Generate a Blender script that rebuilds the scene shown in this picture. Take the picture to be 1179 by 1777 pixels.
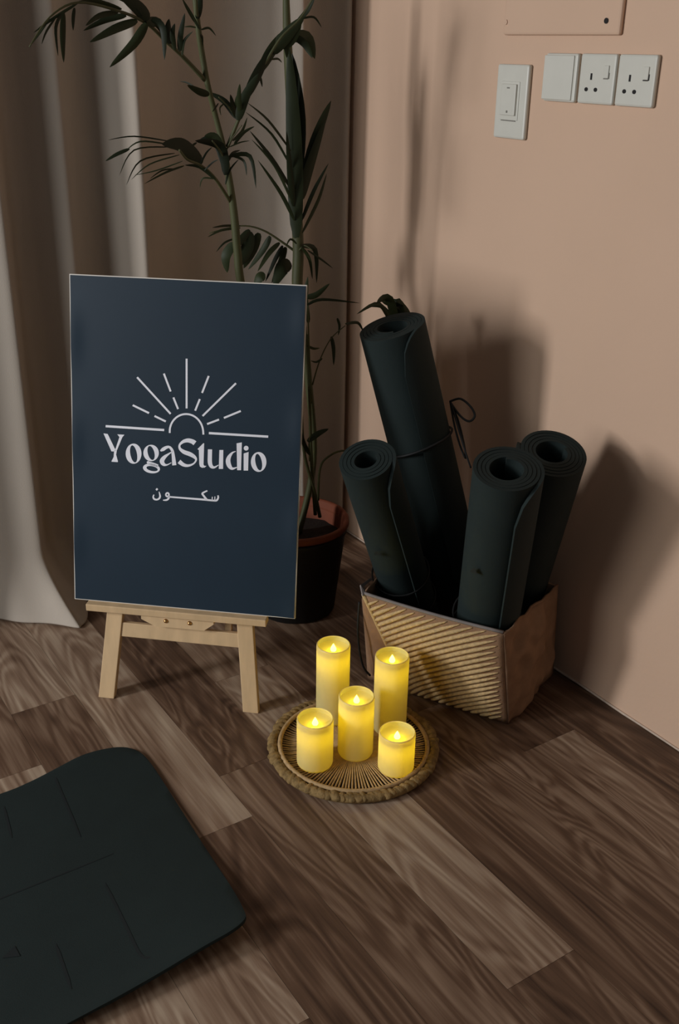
import bpy, bmesh, math, random
from mathutils import Vector, Matrix, noise
for o in list(bpy.data.objects):
    bpy.data.objects.remove(o)
random.seed(7)
sc = bpy.context.scene
C = sc.collection
V = Vector
# ------------------------------------------------------------------ camera
CAM_H = 1.274
FPX = 1781.2
ROW_R = V((0.83581, -0.54880, 0.01560))
ROW_D = V((-0.21462, -0.35275, -0.91077))
ROW_F = V((0.50533, 0.75789, -0.41261))
CAM = V((0, 0, CAM_H))
cd = bpy.data.cameras.new('camera')
cam = bpy.data.objects.new('camera', cd)
C.objects.link(cam)
cd.sensor_fit = 'VERTICAL'
cd.sensor_height = 24.0
cd.lens = 24.0 * FPX / 1777.0
cd.clip_start = 0.05
cam.matrix_world = Matrix(((ROW_R.x, -ROW_D.x, -ROW_F.x, 0), (ROW_R.y, -ROW_D.y, -ROW_F.y, 0),
                           (ROW_R.z, -ROW_D.z, -ROW_F.z, CAM_H), (0, 0, 0, 1)))
sc.camera = cam
# ------------------------------------------------------------------ light
w = bpy.data.worlds.new('room_air')
sc.world = w
w.use_nodes = True
bg = w.node_tree.nodes['Background']
bg.inputs[0].default_value = (0.97, 0.98, 1.0, 1)
bg.inputs[1].default_value = 0.085
ld = bpy.data.lights.new('window_daylight', 'AREA')
ld.shape = 'RECTANGLE'
ld.size = 0.42
ld.size_y = 1.0
ld.energy = 70.0
ld.color = (0.97, 0.98, 1.0)
lo = bpy.data.objects.new('window_daylight', ld)
C.objects.link(lo)
lo.location = (-2.5, 2.12, 1.45)
lo.rotation_euler = (V((1.4, 1.5, 0.45)) - V(lo.location)).to_track_quat('-Z', 'Y').to_euler()
l2 = bpy.data.lights.new('room_window_daylight', 'AREA')
l2.shape = 'RECTANGLE'
l2.size = 1.1
l2.size_y = 1.5
l2.energy = 28.0
l2.color = (0.97, 0.99, 1.0)
l2o = bpy.data.objects.new('room_window_daylight', l2)
C.objects.link(l2o)
l2o.location = (-2.6, 1.15, 1.55)
l2o.rotation_euler = (V((1.4, 1.5, 0.5)) - V(l2o.location)).to_track_quat('-Z', 'Y').to_euler()
sc.view_settings.view_transform = 'Standard'
sc.view_settings.look = 'None'
sc.view_settings.gamma = 1.0
sc.view_settings.use_curve_mapping = False
sc.view_settings.exposure = 0.0


# ------------------------------------------------------------------ helpers
def ray(px, py):
    return ROW_R * ((px - 590) / FPX) + ROW_D * ((py - 888.5) / FPX) + ROW_F


def at(px, py, t):
    return CAM + ray(px, py) * t


def s2l(r, g, b):
    f = lambda c: (c / 255 / 12.92) if c / 255 < 0.04045 else ((c / 255 + 0.055) / 1.055) ** 2.4
    return (f(r), f(g), f(b), 1)


def nt_mat(name):
    m = bpy.data.materials.new(name)
    m.use_nodes = True
    nt = m.node_tree
    return m, nt, nt.nodes['Principled BSDF'], nt.nodes, nt.links


def mat(name, col, rough=0.6, var=0.12, scale=30.0, bump=0.0, bscale=200.0, spec=0.4, stretch=None, metallic=0.0):
    m, nt, b, N, L = nt_mat(name)
    b.inputs['Roughness'].default_value = rough
    b.inputs['Specular IOR Level'].default_value = spec
    b.inputs['Metallic'].default_value = metallic
    geo = N.new('ShaderNodeNewGeometry')
    vec = geo.outputs['Position']
    if stretch:
        mp = N.new('ShaderNodeMapping')
        mp.inputs['Scale'].default_value = stretch
        L.new(vec, mp.inputs[0])
        vec = mp.outputs[0]
    n = N.new('ShaderNodeTexNoise')
    n.inputs['Scale'].default_value = scale
    n.inputs['Detail'].default_value = 4
    L.new(vec, n.inputs['Vector'])
    r = N.new('ShaderNodeValToRGB')
    c = V(col[:3])
    r.color_ramp.elements[0].position = 0.3
    r.color_ramp.elements[1].position = 0.7
    r.color_ramp.elements[0].color = (*(c * (1 - var)), 1)
    r.color_ramp.elements[1].color = (*(c * (1 + var)), 1)
    L.new(n.outputs['Fac'], r.inputs[0])
    L.new(r.outputs[0], b.inputs['Base Color'])
    if bump:
        n2 = N.new('ShaderNodeTexNoise')
        n2.inputs['Scale'].default_value = bscale
        n2.inputs['Detail'].default_value = 3
        L.new(vec, n2.inputs['Vector'])
        bp = N.new('ShaderNodeBump')
        bp.inputs['Strength'].default_value = bump
        bp.inputs['Distance'].default_value = 0.002
        L.new(n2.outputs['Fac'], bp.inputs['Height'])
        L.new(bp.outputs[0], b.inputs['Normal'])
    return m


def root_of(o):
    while o.parent:
        o = o.parent
    return o


def link(name, me, material, parent=None):
    o = bpy.data.objects.new(name, me)
    C.objects.link(o)
    if material and not me.materials:
        me.materials.append(material)
    if parent:
        o.parent = parent
    return o


def mesh(name, verts, faces, material, parent=None, smooth=False, origin=None):
    """verts in world space; stored relative to the thing's own origin"""
    if parent:
        org = V(root_of(parent).location)
    else:
        org = V(origin) if origin else V((0, 0, 0))
    me = bpy.data.meshes.new(name)
    me.from_pydata([tuple(V(v) - org) for v in verts], [], faces)
    me.update()
    bm = bmesh.new()
    bm.from_mesh(me)
    bmesh.ops.recalc_face_normals(bm, faces=bm.faces)
    bm.to_mesh(me)
    bm.free()
    if smooth:
        for p in me.polygons:
            p.use_smooth = True
    o = link(name, me, material, parent)
    if not parent:
        o.location = org
    return o


def tag(o, label=None, cat=None, group=None, kind=None):
    if label: o['label'] = label
    if cat: o['category'] = cat
    if group: o['group'] = group
    if kind: o['kind'] = kind
    return o


def thing(name, label, cat, loc, group=None):
    o = bpy.data.objects.new(name, None)
    C.objects.link(o)
    o.location = loc
    o.empty_display_size = 0.05
    return tag(o, label, cat, group)


def box_vf(c, ax, half, bev=0.0, seg=2):
    """oriented, bevelled box -> verts, faces (world)"""
    bm = bmesh.new()
    bmesh.ops.create_cube(bm, size=1.0)
    for v in bm.verts:
        v.co = V((v.co.x * 2 * half[0], v.co.y * 2 * half[1], v.co.z * 2 * half[2]))
    if bev:
        bmesh.ops.bevel(bm, geom=list(bm.edges), offset=bev, segments=seg, profile=0.5, affect='EDGES')
    bm.verts.index_update()
    vs = [V(c) + ax[0] * v.co.x + ax[1] * v.co.y + ax[2] * v.co.z for v in bm.verts]
    fs = [[v.index for v in f.verts] for f in bm.faces]
    bm.free()
    return vs, fs


def box(name, c, ax, half, material, parent=None, bev=0.0, origin=None):
    vs, fs = box_vf(c, ax, half, bev)
    return mesh(name, vs, fs, material, parent, False, origin)


def prism(name, outline, ax, org, depth, material, parent=None):
    """outline in (ax0, ax1) plane at org, extruded along ax2 by depth"""
    n = len(outline)
    vs = [org + ax[0] * x + ax[1] * y for x, y in outline] + [org + ax[0] * x + ax[1] * y + ax[2] * depth for x, y in outline]
    fs = [list(range(n)), list(range(n, 2 * n))] + [[i, (i + 1) % n, n + (i + 1) % n, n + i] for i in range(n)]
    return mesh(name, vs, fs, material, parent)


def catmull(pts, per=6, closed=False):
    P = [tuple(p) for p in pts]
    out = []
    n = len(P)
    rng = range(n if closed else n - 1)
    for i in rng:
        if closed:
            p0, p1, p2, p3 = P[(i - 1) % n], P[i], P[(i + 1) % n], P[(i + 2) % n]
        else:
            p0, p1, p2, p3 = P[max(i - 1, 0)], P[i], P[i + 1], P[min(i + 2, n - 1)]
        for k in range(per):
            t = k / per
            out.append(tuple(0.5 * (2 * b + (c - a) * t + (2 * a - 5 * b + 4 * c - d) * t * t + (-a + 3 * b - 3 * c + d) * t ** 3)
                             for a, b, c, d in zip(p0, p1, p2, p3)))
    if not closed:
        out.append(P[-1])
    return out


def tube_vf(pts, rad, sides=8, closed=False, cap=True):
    pts = [V(p) for p in pts]
    n = len(pts)
    if not hasattr(rad, '__len__'):
        rad = [rad] * n
    vs, fs = [], []
    up = V((0, 0, 1))
    prev = None
    for i, p in enumerate(pts):
        if closed:
            t = (pts[(i + 1) % n] - pts[i - 1]).normalized()
        else:
            t = (pts[min(i + 1, n - 1)] - pts[max(i - 1, 0)]).normalized()
        if prev is None:
            a = t.cross(up)
            if a.length < 0.1: a = t.cross(V((1, 0, 0)))
        else:
            a = prev - t * prev.dot(t)
        a.normalize()
        prev = a
        b = t.cross(a)
        for k in range(sides):
            an = 2 * math.pi * k / sides
            vs.append(p + (a * math.cos(an) + b * math.sin(an)) * rad[i])
    m = n if closed else n - 1
    for i in range(m):
        for k in range(sides):
            j = (i + 1) % n
            fs.append([i * sides + k, i * sides + (k + 1) % sides, j * sides + (k + 1) % sides, j * sides + k])
    if not closed and cap:
        fs.append(list(range(sides)))
        fs.append([(n - 1) * sides + k for k in range(sides)])
    return vs, fs


def tube(name, pts, rad, material, parent=None, sides=8, closed=False):
    vs, fs = tube_vf(pts, rad, sides, closed)
    return mesh(name, vs, fs, material, parent, True)


def lathe_vf(profile, c, sides=40, wob=None):
    vs, fs = [], []
    n = len(profile)
    for k in range(sides):
        a = 2 * math.pi * k / sides
        for i, (r, z) in enumerate(profile):
            rr = r * (1 + (wob(a, z) if wob else 0))
            vs.append(V(c) + V((rr * math.cos(a), rr * math.sin(a), z)))
    for k in range(sides):
        k2 = (k + 1) % sides
        for i in range(n - 1):
            fs.append([k * n + i, k2 * n + i, k2 * n + i + 1, k * n + i + 1])
    return vs, fs


def lathe(name, profile, c, material, parent=None, sides=40, wob=None):
    vs, fs = lathe_vf(profile, c, sides, wob)
    o = mesh(name, vs, fs, material, parent, True)
    bm = bmesh.new()
    bm.from_mesh(o.data)
    bmesh.ops.remove_doubles(bm, verts=bm.verts, dist=1e-6)
    bm.to_mesh(o.data)
    bm.free()
    for p in o.data.polygons: p.use_smooth = True
    return o


# ------------------------------------------------------------------ materials
def wood_floor():
    m, nt, b, N, L = nt_mat('floor_wood')
    info = N.new('ShaderNodeObjectInfo')
    sep = N.new('ShaderNodeSeparateColor')
    L.new(info.outputs['Color'], sep.inputs[0])
    geo = N.new('ShaderNodeNewGeometry')
    off = N.new('ShaderNodeVectorMath'); off.operation = 'SCALE'
    L.new(info.outputs['Color'], off.inputs[0]); off.inputs['Scale'].default_value = 23.0
    add = N.new('ShaderNodeVectorMath'); add.operation = 'ADD'
    L.new(geo.outputs['Position'], add.inputs[0]); L.new(off.outputs[0], add.inputs[1])

    def noise_n(sx, sy, scale, det, dist=0.0, rough=0.55):
        mp = N.new('ShaderNodeMapping'); mp.inputs['Scale'].default_value = (sx, sy, 1)
        L.new(add.outputs[0], mp.inputs[0])
        n = N.new('ShaderNodeTexNoise'); n.inputs['Scale'].default_value = scale
        n.inputs['Detail'].default_value = det; n.inputs['Distortion'].default_value = dist
        n.inputs['Roughness'].default_value = rough
        L.new(mp.outputs[0], n.inputs['Vector'])
        return n

    def math_n(op, a, bb):
        n = N.new('ShaderNodeMath'); n.operation = op
        for i, v in enumerate((a, bb)):
            if isinstance(v, (int, float)): n.inputs[i].default_value = v
            else: L.new(v, n.inputs[i])
        return n.outputs[0]
    big = noise_n(8.0, 1.5, 1.0, 2, 0.7).outputs['Fac']         # cathedral field
    rings = math_n('SINE', math_n('MULTIPLY', big, 75.0), 0.0)
    fine = noise_n(150.0, 4.0, 1.0, 4).outputs['Fac']
    mid = noise_n(28.0, 1.6, 1.0, 3, 0.3).outputs['Fac']
    v = math_n('ADD', math_n('MULTIPLY', rings, 0.11), math_n('MULTIPLY', math_n('SUBTRACT', fine, 0.5), 0.6))
    v = math_n('ADD', v, math_n('MULTIPLY', math_n('SUBTRACT', mid, 0.5), 1.0))
    v = math_n('ADD', v, sep.outputs[0])
    r = N.new('ShaderNodeValToRGB')
    e = r.color_ramp.elements
    e[0].position = 0.0; e[0].color = s2l(62, 44, 33)
    e[1].position = 1.0; e[1].color = s2l(176, 156, 134)
    x = e.new(0.35); x.color = s2l(100, 76, 59)
    x = e.new(0.65); x.color = s2l(138, 114, 94)
    L.new(v, r.inputs[0])
    L.new(r.outputs[0], b.inputs['Base Color'])
    b.inputs['Roughness'].default_value = 0.5
    b.inputs['Specular IOR Level'].default_value = 0.3
    bp = N.new('ShaderNodeBump'); bp.inputs['Strength'].default_value = 0.15; bp.inputs['Distance'].default_value = 0.001
    L.new(fine, bp.inputs['Height']); L.new(bp.outputs[0], b.inputs['Normal'])
    return m


def wax():
    m = bpy.data.materials.new('candle_wax')
    m.use_nodes = True
    nt = m.node_tree; N = nt.nodes; L = nt.links
    N.remove(N['Principled BSDF'])
    d = N.new('ShaderNodeBsdfDiffuse'); t = N.new('ShaderNodeBsdfTranslucent'); g = N.new('ShaderNodeBsdfGlossy')
    geo = N.new('ShaderNodeNewGeometry')
    n = N.new('ShaderNodeTexNoise'); n.inputs['Scale'].default_value = 45
    L.new(geo.outputs['Position'], n.inputs['Vector'])
    r = N.new('ShaderNodeValToRGB')
    r.color_ramp.elements[0].color = s2l(206, 201, 150); r.color_ramp.elements[1].color = s2l(224, 218, 168)
    L.new(n.outputs['Fac'], r.inputs[0]); L.new(r.outputs[0], d.inputs['Color'])
    t.inputs['Color'].default_value = (0.97, 0.76, 0.03, 1)
    g.inputs['Roughness'].default_value = 0.35
    m1 = N.new('ShaderNodeMixShader'); m1.inputs[0].default_value = 0.42
    L.new(d.outputs[0], m1.inputs[1]); L.new(t.outputs[0], m1.inputs[2])
    m2 = N.new('ShaderNodeMixShader'); m2.inputs[0].default_value = 0.04
    L.new(m1.outputs[0], m2.inputs[1]); L.new(g.outputs[0], m2.inputs[2])
    L.new(m2.outputs[0], N['Material Output'].inputs['Surface'])
    return m


def emit(name, col, s):
    m, nt, b, N, L = nt_mat(name)
    b.inputs['Base Color'].default_value = col
    b.inputs['Emission Color'].default_value = col
    b.inputs['Emission Strength'].default_value = s
    return m


def leaf_mat():
    m, nt, b, N, L = nt_mat('palm_leaf')
    info = N.new('ShaderNodeObjectInfo')
    r = N.new('ShaderNodeValToRGB')
    r.color_ramp.elements[0].color = s2l(24, 31, 17); r.color_ramp.elements[1].color = s2l(48, 56, 32)
    L.new(info.outputs['Random'], r.inputs[0]); L.new(r.outputs[0], b.inputs['Base Color'])
    b.inputs['Roughness'].default_value = 0.55
    b.inputs['Specular IOR Level'].default_value = 0.22
    return m


def wall_mat(name, col, bump=0.25):
    return mat(name, col, 0.75, 0.035, 2.2, bump, 90, 0.25)


M = dict(
    floor=wood_floor(), sub=mat('subfloor', s2l(40, 30, 24), 0.8),
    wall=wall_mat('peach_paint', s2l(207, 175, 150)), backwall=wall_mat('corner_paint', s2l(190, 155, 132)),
    caulk=mat('white_caulk', s2l(196, 176, 158), 0.7, 0.1, 60, 0.4, 300),
    curtain=mat('curtain_cloth', s2l(182, 171, 158), 0.85, 0.05, 8, 0.25, 700, 0.1, (1, 1, 0.4)),
    plastic=mat('white_plastic', s2l(205, 203, 192), 0.4, 0.02), hole=mat('dark_slot', s2l(18, 15, 14), 0.7),
    mark=mat('grey_mark', s2l(120, 116, 108), 0.6),
    pine=mat('pine_wood', s2l(204, 174, 134), 0.5, 0.10, 14, 0.05, 80, 0.3, (3, 3, 0.6)),
    screw=mat('brass_screw', s2l(190, 150, 100), 0.3, 0.05, 30, 0, 1, 0.5, None, 0.9),
    foam=mat('white_board_edge', s2l(214, 208, 198), 0.6, 0.03), cord=mat('black_cord', s2l(14, 15, 15), 0.7),
    navy=mat('navy_print', s2l(34, 48, 60), 0.46, 0.04, 6, 0.0, 1, 0.20), ink=mat('white_print', s2l(232, 232, 238), 0.5, 0.02),
    green=mat('dark_green_rubber', s2l(26, 37, 36), 0.8, 0.06, 18, 0.25, 900, 0.3),
    groove=mat('pressed_line', s2l(16, 24, 25), 0.8, 0.04), jute=mat('jute_rope', s2l(184, 158, 116), 0.85, 0.18, 140, 0.5, 400, 0.15),
    linen=mat('brown_linen', s2l(140, 110, 86), 0.9, 0.1, 40, 0.4, 500, 0.1), lining=mat('dark_lining', s2l(44, 36, 32), 0.9),
    hemband=mat('grey_hem', s2l(120, 112, 108), 0.85), raffia=mat('raffia', s2l(132, 108, 70), 0.85, 0.35, 90, 0.6, 260, 0.15),
    reed=mat('reed_stick', s2l(176, 146, 104), 0.7, 0.2, 120, 0.2, 300, 0.25), trayb=mat('tray_backing', s2l(34, 23, 15), 0.85),
    wax=wax(), flame=emit('led_flame', (1.0, 0.80, 0.10, 1), 6.0),
    shadowpot=mat('shadowed_pot', s2l(16, 15, 15), 0.6, 0.1), terracotta=mat('terracotta_liner', s2l(118, 60, 36), 0.75, 0.12, 25),
    soil=mat('soil', s2l(34, 26, 20), 0.95, 0.35, 90, 0.8, 150), leaf=leaf_mat(),
    stem=mat('palm_stem', s2l(74, 76, 48), 0.6, 0.2, 25, 0, 1, 0.3, (1, 1, 0.2)), dry=mat('dry_leaf', s2l(92, 52, 34), 0.7, 0.2),
)
AX = (V((1, 0, 0)), V((0, 1, 0)), V((0, 0, 1)))
WX = 1.5054            # right wall
# ------------------------------------------------------------------ setting
floor = mesh('floor', *box_vf((0.1, 0.9, -0.028), AX, (1.42, 1.5, 0.024)), M['sub'])
tag(floor, 'wood-look plank floor in mixed brown tones', None, None, 'structure')
wr = mesh('wall_right', *box_vf((WX + 0.05, 0.9, 1.2), AX, (0.05, 1.6, 1.25)), M['wall'])
tag(wr, 'smooth peach painted wall on the right', None, None, 'structure')
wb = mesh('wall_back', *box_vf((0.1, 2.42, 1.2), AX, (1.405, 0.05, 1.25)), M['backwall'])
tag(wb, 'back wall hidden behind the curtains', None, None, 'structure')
# caulk bead at the wall foot, slightly uneven
pts = []
for i in range(60):
    y = -0.2 + i * 0.0425
    pts.append(V((WX - 0.0015, y, 0.003 + 0.002 * noise.noise(V((y * 9, 0, 0))))))
rads = [0.0028 + 0.0016 * noise.noise(V((p.y * 14, 3, 0))) for p in pts]
tr = mesh('trim_1', *tube_vf(pts, rads, 6), M['caulk'], None, True)
tag(tr, 'thin pale caulk line along the foot of the wall', None, None, 'structure')

# planks: width, joints measured from the room
PW, PX0, PL = 0.13735, 1.51567, 0.955
unit = bpy.data.meshes.new('plank')
vs, fs = box_vf((0, 0, -0.5), AX, (0.5, 0.5, 0.5))
unit.from_pydata([tuple(v) for v in vs], [], fs)
unit.materials.append(M['floor'])
joint = {0: 1.50, 1: 1.18, 2: 1.40, 3: 1.40, 4: 1.725, 5: 1.435, 6: 1.304, 7: 1.842, 8: 1.65, 9: 1.2, 10: 1.75, 11: 1.45, 12: 1.0}
tones = {0: [.40, .30, .34], 1: [.26, .60, .40], 2: [.36, .46, .40], 3: [.38, .38, .36], 4: [.58, .71, .30], 5: [.30, .41, .34],
         6: [.66, .30, .45], 7: [.66, .60, .34], 8: [.46, .68, .50]}
for c in range(0, 17):
    j = joint.get(c, 1.0 + (c * 0.37) % 0.9)
    xr, xl = PX0 - PW * c, PX0 - PW * (c + 1)
    xr = min(xr, WX - 0.0005)
    for k in range(-1, 3):
        y0, y1 = j - PL * k, j - PL * (k - 1)
        y0, y1 = max(y0, -0.5), min(y1, 2.365)
        if y1 - y0 < 0.02: continue
        segs = [(y0, y1)]
        if c == 7 and k == 1: segs = [(y0, 1.36), (1.36, y1)]
        for q, (a, b_) in enumerate(segs):
            o = bpy.data.objects.new('plank', unit)
            C.objects.link(o)
            o.parent = floor
            g = 0.0003
            o.location = ((xl + xr) / 2, (a + b_) / 2, 0.0)
            o.scale = (xr - xl - 2 * g, b_ - a - 2 * g, 0.004)
            tl = tones.get(c, [random.uniform(.35, .65) for _ in range(3)])
            tone = tl[max(0, min(2, k))]
            if c == 7 and k == 1: tone = (.60, .36)[q]
            o.color = (tone, random.random(), random.random(), 1)

# ------------------------------------------------------------------ curtains
def curtain(name, label, prof, ztop, flare):
    P = catmull(prof, 10)
    nz = 70
    vs, fs = [], []
    for j in range(nz + 1):
        f = j / nz
        z = 0.004 + (ztop - 0.004) * (f ** 1.5)
        for i, (x, y) in enumerate(P):
            sway = 0.006 * noise.noise(V((x * 5, z * 1.6, 1.7)))
            dx, dy = 0.0, sway
            if flare:
                s = max(0.0, 1 - z / 0.17) ** 1.5
                gsn = math.exp(-((x - 0.645) / 0.075) ** 2)
                dy += -0.10 * s * gsn
                dx += 0.045 * s * gsn
                dy += 0.012 * s * math.sin(x * 55)
                dy -= 0.02 * s
            vs.append(V((x + dx, min(y + dy, 2.352), z)))
    n = len(P)
    for j in range(nz):
        for i in range(n - 1):
            fs.append([j * n + i, j * n + i + 1, (j + 1) * n + i + 1, (j + 1) * n + i])
    o = mesh(name, vs, fs, M['curtain'], None, True, (prof[0][0], 2.25, 0))
    sol = o.modifiers.new('cloth', 'SOLIDIFY'); sol.thickness = 0.0022; sol.offset = 0
    return tag(o, label, 'curtain')


curtain('curtain', 'wide greige curtain in deep folds, its hem pooling on the floor',
        [(-0.1, 2.28), (0.0, 2.20), (0.1, 2.27), (0.25, 2.20), (0.36, 2.29), (0.46, 2.285), (0.555, 2.235), (0.612, 2.195), (0.628, 2.215), (0.665, 2.285), (0.70, 2.29),
         (0.735, 2.262), (0.766, 2.225), (0.79, 2.24), (0.83, 2.275), (0.866, 2.272), (0.908, 2.20), (0.926, 2.183), (0.948, 2.205),
         (1.03, 2.255), (1.10, 2.262), (1.16, 2.268), (1.22, 2.245), (1.27, 2.205), (1.318, 2.165), (1.326, 2.17), (1.322, 2.18)], 1.75, True)
curtain('curtain', 'narrow shaded curtain hanging in the corner beside the peach wall',
        [(1.27, 2.30), (1.33, 2.285), (1.355, 2.262), (1.375, 2.262), (1.41, 2.272), (1.45, 2.25), (1.48, 2.222), (1.492, 2.224), (1.496, 2.235)], 1.75, False)

# ------------------------------------------------------------------ wall fittings
def plate(name, label, cat, y0, y1, z0, z1, depth=0.011, group=None, bev=0.004):
    t = thing(name, label, cat, (WX, (y0 + y1) / 2, (z0 + z1) / 2), group)
    box('plate', V((WX - depth / 2, (y0 + y1) / 2, (z0 + z1) / 2)), AX, (depth / 2, abs(y1 - y0) / 2, (z1 - z0) / 2), M['plastic'], t, bev)
    return t


sw = plate('light_switch', 'tall white rocker switch plate left of the sockets', 'switch', 1.6065, 1.6975, 1.1105, 1.2485)
yc, zc = 1.652, 1.1795
box('rocker_frame', V((WX - 0.0115, yc + .002, zc + .002)), AX, (0.0012, 0.0265, 0.036), M['plastic'], sw, 0.001)
rk = box('rocker', V((WX - 0.0145, yc + .002, zc + .004)), AX, (0.0028, 0.0215, 0.029), M['plastic'], sw, 0.0015)
box('mark', V((WX - 0.0174, yc + .002, zc + .026)), AX, (0.0003, 0.004, 0.0012), M['mark'], rk)
box('mark', V((WX - 0.0174, yc + .002, zc - .018)), AX, (0.0003, 0.0022, 0.0022), M['mark'], rk)
box('rocker_line', V((WX - 0.0116, yc + .002, zc - .035)), AX, (0.001, 0.021, 0.0008), M['mark'], sw)
bl = plate('light_switch', 'square white plate with one wide blank rocker beside the sockets', 'switch', 1.4785, 1.5625, 1.186, 1.270)
rv, rf = box_vf(V((WX - 0.0125, 1.5225, 1.228)), (V((0.998, 0.06, 0)).normalized(), V((-0.06, 0.998, 0)).normalized(), V((0, 0, 1))),
                (0.0035, 0.0365, 0.0385), 0.0015)
mesh('rocker', rv, rf, M['plastic'], bl)
for (y0, y1, lab, dark) in ((1.3845, 1.4715, 'white three-pin wall socket next to the blank switch plate', False),
                            (1.2930, 1.3795, 'white three-pin wall socket at the right end of the row', True)):
    so = plate('wall_socket', lab, 'socket', y0, y1, 1.186, 1.2705, 0.011, 'sockets in the wall row')
    ycn = (y0 + y1) / 2 + 0.0105
    fx = WX - 0.0112
    box('pin_slot', V((fx, ycn + .002, 1.2322)), AX, (0.0006, 0.0020, 0.0055), M['hole'], so)
    for dy in (-0.0115, 0.0115):
        vs, fs = lathe_vf([(0.0001, 0), (0.0042, 0), (0.0042, 0.0012), (0.0001, 0.0012)], (0, 0, 0), 14)
        vs = [V((fx - 0.0006 + v.z, ycn + dy + v.x, 1.2105 + v.y * 0.85)) for v in vs]
        mesh('pin_slot', vs, fs, M['hole'], so)
    yk = (y0 + y1) / 2 - 0.024
    tg = box('rocker', V((WX - 0.0120, yk, 1.241)), AX, (0.0018, 0.0055, 0.0105), M['plastic'], so, 0.001)
    mk = M['hole'] if dark else M['mark']
    box('mark', V((fx, yk + 0.001, 1.2295)), AX, (0.0006, 0.0058, 0.0009), mk, so)
    box('mark', V((fx, yk - 0.0062, 1.2345)), AX, (0.0006, 0.0009, 0.005), mk, so)

# painted-over cover panel
cp = thing('cover_panel', 'painted-over rectangular cover plate above the sockets', 'panel', (WX, 1.54, 1.45))
box('plate', V((WX - 0.005, 1.539, 1.4555)), AX, (0.005, 0.152, 0.155), M['wall'], cp, 0.004)
for y in (1.6835, 1.4195):
    vs, fs = lathe_vf([(0.0001, 0), (0.0048, 0), (0.0042, 0.0018), (0.0001, 0.0018)], (0, 0, 0), 14)
    vs = [V((WX - 0.0118 + v.z, y + v.x, 1.3235 + v.y)) for v in vs]
    mesh('screw', vs, fs, M['wall'] if y > 1.5 else M['hole'], cp)

# ------------------------------------------------------------------ easel
YAW, TILT = -0.73, 0.194
U = V((math.cos(YAW), math.sin(YAW), 0))
NF = V((math.sin(YAW), -math.cos(YAW), 0))              # horizontal, toward the room
UP = V((0, 0, math.cos(TILT))) - NF * math.sin(TILT)
NB = U.cross(UP).normalized()
if NB.dot(NF) < 0: NB = -NB                                # board face normal
BC = V((0.75535, 1.70633, 0.21632))                       # middle of the board's lower front edge
BW, BH, BT = 0.468, 0.6618, 0.006


def bp(s, h, d=0.0):
    return BC + U * s + UP * h + NB * d


ez = thing('display_easel', 'short pale pine easel carrying the navy sign', 'easel', (0.735, 1.70, 0))
zb = -0.2205   # foot along UP


def beam(name, a, b, wd, th, parent, dback):
    """flat slat between two board-plane points, its front dback behind the board face"""
    pa, pb = bp(a[0], a[1], -dback - th / 2), bp(b[0], b[1], -dback - th / 2)
    d = (pb - pa).normalized()
    sx = d.cross(NB).normalized()
    return box(name, (pa + pb) / 2, (sx, NB, d), (wd / 2, th / 2, (pb - pa).length / 2), M['pine'], parent, 0.0012)


def leg(a, b, wd, th, dback):
    # feet cut level with the floor
    vs = []
    for (s, h) in (a, b):
        for sx in (-1, 1):
            for dd in (0, -th):
                vs.append(bp(s + sx * wd / 2, h, -dback + dd))
    for i in range(4):
        v = vs[i]
        vs[i] = v - UP * (v.z - 0.0005) / UP.z
    fs = [[0, 1, 3, 2], [4, 5, 7, 6], [0, 1, 5, 4], [2, 3, 7, 6], [0, 2, 6, 4], [1, 3, 7, 5]]
    o = mesh('leg', vs, fs, M['pine'], ez)
    bv = o.modifiers.new('edge', 'BEVEL'); bv.width = 0.0015; bv.segments = 2
    return o


leg((-0.170, zb), (-0.082, 0.62), 0.0345, 0.016, 0.007)
leg((0.1455, zb), (0.071, 0.62), 0.0335, 0.016, 0.007)
beam('crossbar', (-0.146, -0.061), (0.123, -0.062), 0.031, 0.012, ez, 0.010)
beam('crossbar', (-0.09, 0.50), (0.08, 0.50), 0.031, 0.012, ez, 0.024)
# ledge carrying the board
lv, lf = box_vf(bp(-0.0135, -0.0085, 0.002), (U, NF, V((0, 0, 1))), (0.1905, 0.0130, 0.0078), 0.0016)
mesh('ledge', lv, lf, M['pine'], ez)
# bracket under the ledge
br = prism('bracket', [(-0.088, -0.012), (0.066, -0.012), (0.066, -0.026), (0.046, -0.041), (-0.058, -0.041), (-0.088, -0.028)],
           (U, UP, NB), bp(0, 0, -0.010), 0.016, M['pine'], ez)
for s in (-0.035, 0.0155):
    hv, hf = lathe_vf([(0.0001, 0.004), (0.0026, 0.0034), (0.0045, 0.0012), (0.0048, 0)], (0, 0, 0), 16)
    mesh('screw', [bp(s, -0.0275, 0.0062) + U * v.x + UP * v.y + NB * v.z for v in hv], hf, M['screw'], br, True)
beam('centre_rail', (0.089, -0.055), (0.089, -0.02), 0.014, 0.012, ez, 0.026)
# rear leg
pa, pb_ = bp(0, 0.60, -0.036), V((0, 0, 0))
pb_ = V((BC.x, BC.y, 0)) - NF * 0.34
pb_.z = 0.012
d = (pa - pb_).normalized(); sx = U
box('rear_leg', (pa + pb_) / 2, (sx, d.cross(sx).normalized(), d), (0.015, 0.008, (pa - pb_).length / 2), M['pine'], ez, 0.001)

# ------------------------------------------------------------------ sign
sg = thing('sign_board', 'navy yoga studio sign with white sun emblem leaning on the easel', 'sign', BC)
box('board_core', bp(0, BH / 2, -BT / 2), (U, UP, NB), (BW / 2, BH / 2, BT / 2), M['foam'], sg, 0.0006)
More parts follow.
